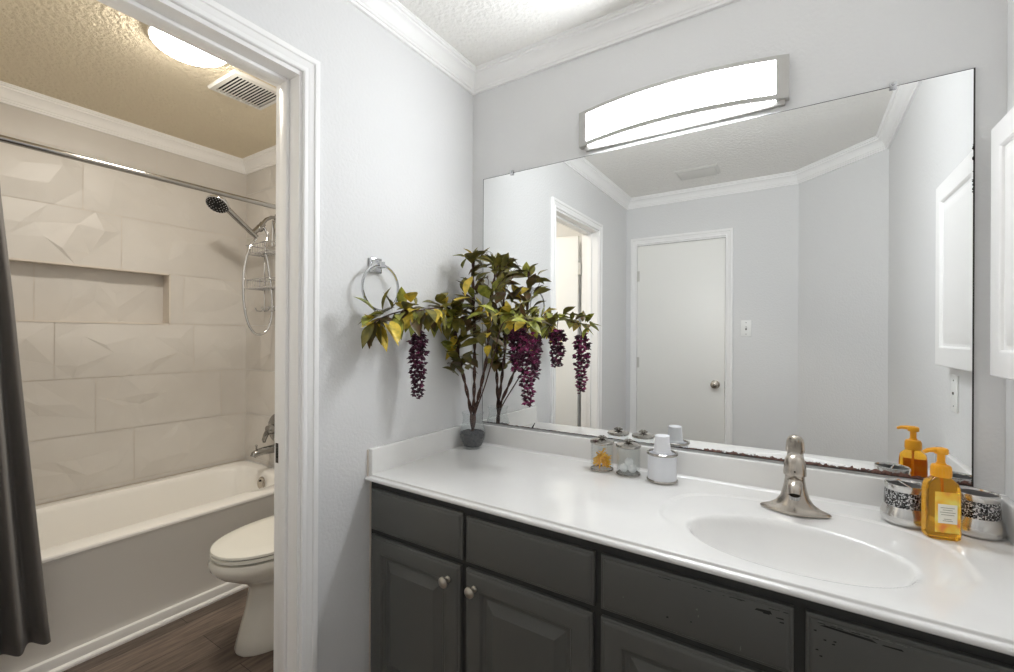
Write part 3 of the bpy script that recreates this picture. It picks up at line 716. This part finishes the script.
for x in (-.11, .11): b.tube([(x, -.010, -.01), (x, -.010, .40)], wr, 8)
for z in (.40, .36): b.tube([(-.115, -.010, z), (.115, -.010, z)], wr, 8)
obj('back_frame', b, 'chrome', sc)
for z0 in (.345, .13):
    b = B()
    for z, s_ in ((z0, 1), (z0+.055, 1.04)):
        x, y = .125*s_, .115
        b.tube([(-x, -.010, z), (-x, -y, z), (x, -y, z), (x, -.010, z), (-x, -.010, z)], wr, 8)
    for k in range(9): b.tube([(-.11+.0275*k, -.010, z0), (-.11+.0275*k, -.115, z0), (-.11+.0275*k, -.115, z0+.055)], wr*.6, 6)
    obj('basket', b, 'chrome', sc)
b = B(); b.tube([(-.12, -.012, .02), (.12, -.012, .02)], wr, 8)
for x in (-.11, -.04, .04, .11): b.tube(spline([(x, -.012, .02), (x, -.03, -.005), (x, -.06, -.002), (x, -.068, .016)], 4), wr, 8)
obj('hook_rail', b, 'chrome', sc)
b = B()
RODX, RODZ = -1.12, 1.968
b.tube([(RODX, TEY+.001, RODZ), (RODX, TWY-.006, RODZ)], .0125, 16); b.tube([(RODX, TWY-.022, RODZ), (RODX, TWY-.005, RODZ)], .022, 16); b.tube([(RODX, TEY+.001, RODZ), (RODX, TEY+.016, RODZ)], .022, 16)
tag(obj('shower_curtain_rod', b, 'dark_chrome'), 'dark chrome shower curtain rod across the bathtub alcove', 'curtain rod')
# curtain: pleated cloth outside the tub, edge flaring toward the bottom
sct = thing('shower_curtain', 'dark grey shower curtain drawn to the left end of the bathtub', 'curtain', (0, 0, 0))
b = B(); NU, NV = 130, 26; rows = []
for j in range(NV+1):
    t = j/NV; z = 1.945-(1.945-.172)*t
    y1 = -1.258 + .126*(t**1.15) ; y0 = TEY+.03; row = []
    for i in range(NU+1):
        u = i/NU; y = y0+(y1-y0)*u
        amp = (.022+.014*t)*min(1, (1-u)*9+.25)
        x = RODX+.012+.055*sm(t*3) + amp*sin(u*2*pi*6.2+1.1) + .008*sin(u*17+3*t)
        row.append(b.v((x, y, z)))
    rows.append(row)
for r, q_ in zip(rows, rows[1:]):
    for k in range(NU): b.face([r[k], r[k+1], q_[k+1], q_[k]])
o = obj('curtain_cloth', b, 'curtain', sct, angle=80)
md_ = o.modifiers.new('thickness', 'SOLIDIFY'); md_.thickness = .0025
for k in range(7):
    y = TEY+.045+.048*k
    b = B(); b.torus((RODX, y, RODZ-.011), .024, .0022, 'Y', 24, 6); obj('curtain_ring', b, 'dark_chrome', sct)

# ------------------------------------------------------------------ toilet
to = thing('toilet', 'white elongated toilet with closed lid beside the bathtub', 'toilet', (-.655, -.014, 0)); to.scale = (1, 1, 1.025)
def egg(hw, yb, yf, z, N=56, n=2.15, cyf=.52):
    cy = yb+(yf-yb)*(1-cyf); r = []
    for k in range(N):
        t = 2*pi*k/N; c_, s_ = cos(t), sin(t); a = hw
        bb = (cy-yf) if s_ < 0 else (yb-cy); nn = n if s_ < 0 else 3.0
        q = (abs(c_/a)**nn + abs(s_/bb)**nn)**(-1/nn); r.append((q*c_, cy+q*s_, z))
    return r
b = B()
b.loft([egg(.118, -.10, -.662, .0005), egg(.120, -.10, -.668, .012), egg(.114, -.10, -.655, .06), egg(.104, -.11, -.628, .15), egg(.098, -.12, -.612, .235), egg(.104, -.12, -.625, .262), egg(.135, -.13, -.680, .295), egg(.165, -.15, -.728, .325), egg(.184, -.20, -.752, .352), egg(.188, -.22, -.757, .372), egg(.182, -.225, -.749, .390), egg(.17, -.23, -.735, .392)])
obj('bowl', b, 'porcelain', to, angle=55)
b = B(); b.loft([egg(.170, -.24, -.735, .3925), egg(.170, -.24, -.735, .3965)]); obj('bumper_gap', b, 'gap', to)
b = B(); b.loft([egg(.178, -.235, -.744, .3965), egg(.183, -.23, -.751, .400), egg(.183, -.23, -.751, .408), egg(.179, -.235, -.746, .4115)]); obj('seat', b, 'seat', to, angle=40)
b = B(); b.loft([egg(.176, -.24, -.742, .4115), egg(.176, -.24, -.742, .4145)]); b.i = 1
b.loft([egg(.179, -.235, -.746, .4145), egg(.183, -.23, -.751, .418), egg(.182, -.23, -.749, .426), egg(.172, -.235, -.737, .4315), egg(.13, -.25, -.68, .4345)]); obj('lid', b, ['gap', 'seat'], to, angle=40)
b = B(); b.box(-.215, .215, -.215, -.02, .36, .735, .02, 4); obj('tank', b, 'porcelain', to)
b = B(); b.box(-.225, .225, -.225, -.016, .735, .775, .01, 3); obj('tank_lid', b, 'porcelain', to)
b = B(); b.box(-.19, .19, -.30, -.10, .30, .392, .02, 3); obj('bowl_deck', b, 'porcelain', to)
b = B(); b.tube([(-.16, -.214, .68), (-.16, -.232, .68)], .012, 12); b.tube([(-.165, -.234, .68), (-.10, -.237, .672)], [.008, .006], 10); obj('flush_lever', b, 'chrome', to)

# ------------------------------------------------------------------ things on the counter
def jar(x, y, label):
    t = thing('glass_jar', label, 'jar', (x, y, CZ+.0006), 0, 'glass jars by the back splash')
    b = B(); R_ = .039
    b.lathe([(0, 0), (R_-.003, 0), (R_, .003), (R_, .092), (R_-.001, .094), (R_-.003, .094), (R_-.003, .012), (R_-.006, .009), (0, .009)], n=40); obj('jar_body', b, 'glass', t, angle=50)
    b = B(); b.torus((0, 0, .004), R_-.0015, .003, 'Z', 40, 8); obj('base_rim', b, 'lid', t)
    b = B(); b.lathe([(0, .092), (R_-.004, .092), (R_+.002, .095), (R_+.003, .099), (R_+.001, .103), (R_*.6, .107), (.012, .109), (0, .109)], n=40); l = obj('lid', b, 'lid', t, angle=40)
    b = B()                                       # star shaped knob
    for k in range(5):
        a = 2*pi*k/5; b.tube([(0, 0, .113), (.008*cos(a), .008*sin(a), .116), (.017*cos(a), .017*sin(a), .1145)], [.006, .005, .0022], 8)
    b.sphere((0, 0, .113), .0065, n=10); obj('lid_knob', b, 'lid', l)
    return t
J1, J2 = (.648, -.092), (.743, -.094)
jar(*J1, 'clear glass jar with steel lid holding yellow sticks'); jar(*J2, 'clear glass jar with steel lid holding white cotton balls')
rp_ = random.Random(21)
for k in range(30):
    a = 2.4*k; lift = .0115+.028*(k/30)
    p0 = Vector((.031*cos(a), .031*sin(a), lift)); a2 = a+pi+rp_.uniform(-1.0, 1.0); rr2 = rp_.uniform(.010, .033)
    p1 = Vector((rr2*cos(a2), rr2*sin(a2), min(lift+rp_.uniform(.004, .036), .068))); d = (p1-p0).normalized()
    b = B(); b.tube([p0, p0.lerp(p1, .55), p1], [.0026, .0036, .0024], 6)
    side = d.cross(Vector((0, 0, 1))).normalized()
    b.tube([p1-side*.005, p1, p1+side*.005], .0018, 6)
    o = obj('plastic_pick', b, 'yellow', loc=(J1[0], J1[1], CZ+.0006)); tag(o, 'small yellow plastic pick in the left glass jar', 'pick', 'yellow picks in the jar')
for k, (cx_, cy_, cz_) in enumerate(((-.013, -.010, .0235), (.0155, -.004, .0235), (-.002, .0175, .0235), (.003, -.004, .0445))):
    b = B(); b.sphere((0, 0, 0), .0142, n=14)
    for v in b.bm.verts: v.co *= 1+.06*sin(v.co.x*900+k)*cos(v.co.z*700)
    o = obj('cotton_ball', b, 'cotton', loc=(J2[0]+cx_, J2[1]+cy_, CZ+cz_-.0003), angle=80)
    tag(o, 'topmost white cotton ball in the right glass jar' if k == 3 else 'white cotton ball on the bottom of the right glass jar', 'cotton ball', 'cotton balls in the jar')
ch = thing('cup_holder', 'white frosted cup holder with steel rims beside the glass jars', 'cup holder', (.856, -.098, CZ+.0006))
b = B(); b.lathe([(0, .004), (.045, .004), (.045, .086), (.042, .088), (.040, .086), (.040, .02), (0, .02)], n=44); obj('holder_body', b, 'frost', ch, angle=50)
b = B(); b.lathe([(0, 0), (.047, 0), (.0485, .002), (.0485, .006), (.0465, .008), (.04, .008)], n=44); obj('base_rim', b, 'lid', ch)
b = B(); b.torus((0, 0, .090), .0455, .0042, 'Z', 44, 10); obj('top_rim', b, 'lid', ch)
b = B(); b.lathe([(0, .148), (.020, .148), (.0225, .146), (.0225, .1435), (.0265, .098), (.0285, .0965), (.029, .0945), (.0285, .092), (.0275, .075), (.030, .03), (.030, .022), (.027, .022), (.0205, .142), (0, .142)], (0, 0, 0), 36)
tag(obj('paper_cup', b, 'paper', loc=(.856, -.098, CZ+.0006), angle=40), 'white paper cups stacked upside down in the cup holder', 'cup')
# tumblers
def tumbler_shell(t, slots):
    P = [(0, 0), (.040, 0), (.0455, .004), (.0495, .014), (.0490, .025), (.0452, .037), (.0415, .046)]
    b = B(); b.lathe(P, n=48); b.lathe([(.0385, .083), (.0395, .0845), (.0410, .095), (.0412, .0985), (.0400, .1005), (.0380, .100), (.0362, .096), (.035, .08), (.035, .02), (0, .018)], n=48); obj('tumbler_body', b, 'silver', t, angle=45)
    b = B(); b.lathe([(.0415, .045), (.0422, .047), (.0402, .083), (.0385, .0835)], n=48); obj('mosaic_band', b, 'mosaic', t, label='black and silver mosaic band')
    b = B(); b.lathe([(.0360, .0955), (.0346, .08), (.0346, .021), (0, .019)], n=40); obj('inner_lining', b, 'inner', t)
    if slots:
        b = B(); b.box(-.0022, .0022, -.0352, .0352, .022, .0975, .0008, 1); obj('divider', b, 'silver', t)
t = thing('toothbrush_holder', 'silver toothbrush holder with mosaic band left of the soap bottle', 'toothbrush holder', (1.457, -.098, CZ+.0006), .25); tumbler_shell(t, True)
t = thing('tumbler', 'silver tumbler with mosaic band right of the soap bottle', 'tumbler', (1.5885, -.086, CZ+.0006)); tumbler_shell(t, False)
# soap bottle
sb = thing('soap_dispenser', 'amber hand soap pump bottle with blossom label on the counter corner', 'soap dispenser', (1.512, -.158, CZ+.0006), radians(13))
b = B()
def rr(hx, hy, z, n=5, N=48):
    r = []
    for k in range(N):
        t_ = 2*pi*(k+.5)/N; c_, s_ = cos(t_), sin(t_); q_ = (abs(c_/hx)**n+abs(s_/hy)**n)**(-1/n); r.append((q_*c_, q_*s_, z))
    return r
b.loft([rr(.029, .0185, 0), rr(.0318, .0215, .004), rr(.0322, .022, .010), rr(.0318, .0215, .108, 5), rr(.0308, .0205, .120, 5), rr(.029, .019, .130, 4), rr(.020, .0165, .139, 3), rr(.0165, .0160, .143, 2), rr(.0160, .0160, .148, 2)])
obj('bottle', b, 'amber', sb, angle=40)
b = B(); b.lathe([(0, .143), (.0185, .143), (.019, .146), (.0185, .166), (.0165, .170), (.010, .172), (.0085, .176), (0, .176)], n=32); 
for k in range(20):
    a = 2*pi*k/20; b.tube([(.0186*cos(a), .0186*sin(a), .146), (.0182*cos(a), .0182*sin(a), .165)], .0009, 5)
obj('collar', b, 'pump', sb)
b = B(); b.tube([(0, 0, .172), (0, 0, .198)], .0075, 16); b.lathe([(0, .196), (.0125, .196), (.0135, .199), (.0135, .207), (.011, .2095), (0, .2095)], n=24)
b.tube([(.004, 0, .2045), (-.014, -.002, .2050), (-.027, -.005, .2035), (-.036, -.007, .199)], [.0070, .0062, .0050, .0040], 12); obj('pump_head', b, 'pump', sb, angle=45)
b = B(); b.tube([(0, 0, .012), (0, 0, .143)], .0028, 8); obj('dip_tube', b, 'pump', sb)
b = B(); b.box(-.021, .025, -.0229, -.0219, .018, .112, .0003, 1); lb = obj('label', b, 'blossom', sb, smooth=False, label='orange and yellow blossom print label')
b = B(); b.box(-.0155, .0195, -.0236, -.0228, .040, .084); b.i = 1
for z, w in ((.076, .013), (.071, .009), (.0655, .014), (.060, .012), (.050, .007), (.046, .009)): b.box(.002-w, .002+w, -.0238, -.0235, z-.0006, z+.0006)
obj('text_panel', b, ['label', 'ink'], lb, smooth=False, label='white panel with faint grey print')

# ------------------------------------------------------------------ plant
VX, VY = .083, -.100
pl = thing('potted_plant', 'wisteria plant with olive and yellow leaves in a glass vase on the counter corner', 'plant', (VX, VY, CZ+.0006))
b = B(); b.lathe([(0, 0), (.034, 0), (.039, .004), (.046, .022), (.053, .048), (.055, .064), (.052, .082), (.0455, .100), (.042, .118), (.043, .135), (.0465, .148), (.0470, .150), (.045, .150), (.0405, .135), (.0398, .118), (.0430, .100), (.0495, .082), (.0525, .064), (.0505, .048), (.0436, .022), (.037, .010), (.03, .009), (0, .009)], n=44)
obj('glass_vase', b, 'glass', pl, angle=50, label='clear glass vase')
b = B(); b.lathe([(0, .0095), (.030, .0095), (.036, .011), (.0425, .022), (.0495, .048), (.0515, .062), (.048, .068), (.02, .071), (0, .072)], n=40)
rg = random.Random(3)
for v in b.bm.verts:
    if v.co.z > .055: v.co.z += rg.uniform(-.003, .002)
obj('gravel', b, 'pebble', pl, angle=60, label='dark grey gravel filling')
rl = random.Random(12)
LM = ['leaf_olive', 'leaf_dark', 'leaf_yellow', 'leaf_green']
def leaf(b, p, d, ln, up=None, w=.36, mi=0):
    """one folded, drooping pointed leaf starting at p heading along d"""
    d = Vector(d).normalized(); up = Vector(up or (rl.uniform(-.4, .4), rl.uniform(-.6, .1), 1))
    s_ = d.cross(up).normalized(); n_ = s_.cross(d).normalized(); b.i = mi
    L_ = []
    droop = rl.uniform(.12, .4)
    for t, ww in ((0, .03), (.12, .42), (.3, .88), (.48, 1.0), (.66, .84), (.83, .46), (1, .02)):
        c = Vector(p) + d*ln*t - n_*ln*droop*t*t*.55 + Vector((0, 0, -.10*ln*t*t))
        h = ln*w*.5*ww
        L_.append((b.v(c - s_*h + n_*h*.35), b.v(c), b.v(c + s_*h + n_*h*.35)))
    for a, c in zip(L_, L_[1:]):
        b.face([a[0], a[1], c[1], c[0]]); b.face([a[1], a[2], c[2], c[1]])
def pick(wts): return rl.choices((0, 1, 2, 3), wts)[0]
O = Vector((VX, VY, CZ))
def stem(pts, r0, r1, twist=True, name='stem'):
    P = spline([Vector(p)-O for p in pts], 7); n = len(P); b = B()
    if twist:
        for ph in (0, pi):
            Q = []
            for k, p in enumerate(P):
                a = k*.85+ph; rr_ = r0+(r1-r0)*k/n; Q.append(p+Vector((cos(a), sin(a), 0))*rr_*1.05)
            b.tube(Q, [r0+(r1-r0)*k/n for k in range(n)], 7)
    else: b.tube(P, [r0+(r1-r0)*k/n for k in range(n)], 7)
    return obj(name, b, 'bark', pl, angle=70), P
def foliage(parent, nodes, name='foliage'):
    """nodes: (point, direction, length, weights)"""
    b = B()
    for p, d, ln, wt in nodes: leaf(b, p, d, ln, mi=pick(wt), w=rl.uniform(.42, .54))
    return obj(name, b, LM, parent, angle=70, recalc=False)
def spray(P, t0, n, ln, wts, spread=1.0, lift=.25):
    """leaves on little twigs along the outer part of a stem path (kept clear of the walls)"""
    out = []
    for k in range(n):
        t = t0+(1-t0)*(k+rl.random())/n; i = min(int(t*(len(P)-1)), len(P)-2)
        tan = (P[i+1]-P[i]).normalized(); a = rl.uniform(0, 2*pi)
        s_ = tan.cross(Vector((.2, .3, 1))).normalized(); u = s_.cross(tan); side = s_*cos(a)+u*sin(a)
        off = side*rl.choice((.004, .012, .026, .042))*spread
        d = tan*rl.uniform(-.2, 1.0) + side*rl.uniform(.3, 1.0)*spread + Vector((rl.uniform(-.4, .4), rl.uniform(-.5, .3), lift+rl.uniform(-.7, .5)))
        d.normalize(); L_ = ln*rl.uniform(.85, 1.4); p = P[i]+off
        for _ in range(2):
            e_ = O+p+d*L_
            if e_.x < .03: d.x = abs(d.x)*.5+.1
            if e_.y > -.03: d.y = -abs(d.y)*.6-.1
        if (O+p).x < .02: p.x = .02-O.x
        if (O+p).y > -.02: p.y = -.02-O.y
        out.append((p, d, L_, wts))
    return out
BASE = (VX, VY, CZ+.05)
mixA, mixY, mixG = (5, 4.5, 1.1, 1.2), (5, 2, 2.6, 2), (3, 1, 1.8, 5)
s1, P = stem([BASE, (.078, -.108, .97), (.060, -.125, 1.09), (.042, -.145, 1.20), (.040, -.165, 1.30), (.05, -.18, 1.40)], .0042, .0038)
foliage(s1, spray(P, .46, 42, .078, mixA) + [(P[-12], (-.2, -.7, -.6), .075, (0, 0, 1, 0)), (P[-9], (.3, -.7, -.5), .07, (0, 0, 1, 0))])
s2, P = stem([BASE, (.087, -.10, .97), (.098, -.11, 1.10), (.106, -.12, 1.22), (.104, -.12, 1.34), (.098, -.12, 1.45), (.094, -.12, 1.55), (.10, -.12, 1.61)], .0042, .0032)
foliage(s2, spray(P, .50, 46, .072, mixA) + [(P[-1], (-.4, -.3, .6), .06, (0, 0, 1, 0)), (P[-2], (-.1, -.8, .1), .075, (0, 0, 1, 0)), (P[-1], (.8, -.1, .5), .075, (1, 0, 0, 0)), (P[-3], (.5, -.4, .5), .07, (1, 0, 0, 0))])
s3, P = stem([BASE, (.096, -.10, .97), (.138, -.118, 1.08), (.178, -.135, 1.20), (.195, -.145, 1.31), (.205, -.15, 1.40), (.215, -.14, 1.50), (.225, -.13, 1.57)], .0042, .0032)
foliage(s3, spray(P, .50, 42, .070, mixA) + [(P[-1], (.5, -.1, .6), .06, (1, 0, 0, 1)), (P[-1], (-.5, -.2, .5), .055, (1, 0, 0, 0)), (P[-26], (.4, -.6, -.4), .07, (0, 0, 1, 0))])
# thin stem to the right branch
s4, P = stem([BASE, (.10, -.105, .96), (.165, -.13, 1.08), (.23, -.165, 1.20), (.28, -.19, 1.31), (.34, -.215, 1.36), (.40, -.238, 1.345), (.46, -.262, 1.335)], .003, .002, False)
foliage(s4, spray(P, .58, 34, .060, mixG, .9, .35) + [(P[-1], (.8, -.3, .1), .05, (0, 0, 0, 1)), (P[-1], (.5, .5, .3), .05, (0, 0, 0, 1)), (P[-2], (.5, -.6, -.2), .055, (0, 0, 0, 1)), (P[-7], (-.5, -.7, -.2), .075, (0, 0, 1, 0)), (P[-10], (.2, -.8, -.1), .07, (0, 0, 1, 0)), (P[-14], (-.4, -.8, .2), .075, (0, 0, 1, 0))])
# branch along the left wall toward the towel ring
s5, P = stem([(.050, -.18, 1.36), (.065, -.24, 1.395), (.08, -.32, 1.39), (.088, -.42, 1.375), (.09, -.52, 1.365), (.088, -.59, 1.345), (.086, -.63, 1.325)], .0034, .0018, False)
foliage(s5, spray(P, .0, 78, .066, mixY, .75, -.22) + [(P[-1], (0, -.6, -.8), .085, (1, 0, 0, 0)), (P[-3], (.1, -.5, -.9), .085, (1, 1, 0, 0)), (P[-6], (.2, -.3, -1), .08, (1, 1, 0, 0)), (P[-1], (.2, -.9, -.1), .06, (0, 0, 1, 0)), (P[22], (.3, -.6, .1), .09, (0, 0, 1, 0)), (P[25], (.1, -.7, .4), .085, (0, 0, 1, 0))])
# curly tendrils
for c, r, n in (((.15, -.12, 1.60), .022, 1.3), ((.14, -.13, 1.50), .018, 1.6), ((.03, -.30, 1.33), .02, .8), ((.26, -.14, 1.52), .02, 1.2), ((.10, -.45, 1.30), .018, .9)):
    b = B(); b.tube([Vector(c)-O+Vector((r*cos(t)*(1+.06*t), .004*t, r*sin(t)*(1+.06*t))) for t in [n*2*pi*i/22 for i in range(23)]], .0011, 5)
    obj('tendril', b, 'bark', pl, angle=70)
def cluster(top, length, rad, seed, mats, hang, parent=pl, pink=.25):
    rq = random.Random(seed); b = B(); top = Vector(top)-O
    b.tube([Vector(hang)-O, top+Vector((0, 0, .01)), top-Vector((0, 0, length*.9))], [.0018, .0015, .001], 6)
    n = 130
    for k in range(n):
        t = (k+.5)/n; r = rad*(1-.55*t)*(.35+.65*min(1, t*6))*rq.uniform(.25, 1.05); a = k*2.4
        c = top+Vector((r*cos(a), r*sin(a), -length*t+rq.uniform(-.006, .006)))
        sz = .0165*(1-.42*t)*rq.uniform(.8, 1.2); b.i = 2 if rq.random() < pink else 1
        # a little open flower: two cupped petals and a keel
        for da in (-.7, .7):
            d = Vector((cos(a+da), sin(a+da), rq.uniform(-.5, .2))).normalized(); s_ = d.cross(Vector((0, 0, 1))).normalized()
            pts = [c, c+d*sz*.6+s_*sz*.62+Vector((0, 0, sz*.25)), c+d*sz*1.35+Vector((0, 0, -sz*.15)), c+d*sz*.6-s_*sz*.62+Vector((0, 0, sz*.25))]
            mid = b.v(c+d*sz*.7+Vector((0, 0, -sz*.25))); V_ = [b.v(p) for p in pts]
            for q_ in range(4): b.face([V_[q_], V_[(q_+1) % 4], mid])
        b.sphere(tuple(c+Vector((cos(a), sin(a), -.5))*sz*.35), sz*.45, n=6)
    return obj('flower_cluster', b, mats, parent, angle=70, recalc=False)
cluster((.090, -.435, 1.297), .232, .032, 1, ['bark', 'petal_dark', 'petal_pink'], (.087, -.41, 1.375), pink=.08).__setitem__('label', 'dark wine hanging flower cluster')
cluster((.430, -.240, 1.292), .250, .036, 2, ['bark', 'petal_dark', 'petal_pink'], (.41, -.24, 1.345), pink=.5).__setitem__('label', 'purple hanging flower cluster')
cluster((.345, -.170, 1.310), .155, .038, 3, ['bark', 'petal_dark', 'petal_pink'], (.33, -.21, 1.36)).__setitem__('label', 'short purple flower cluster')
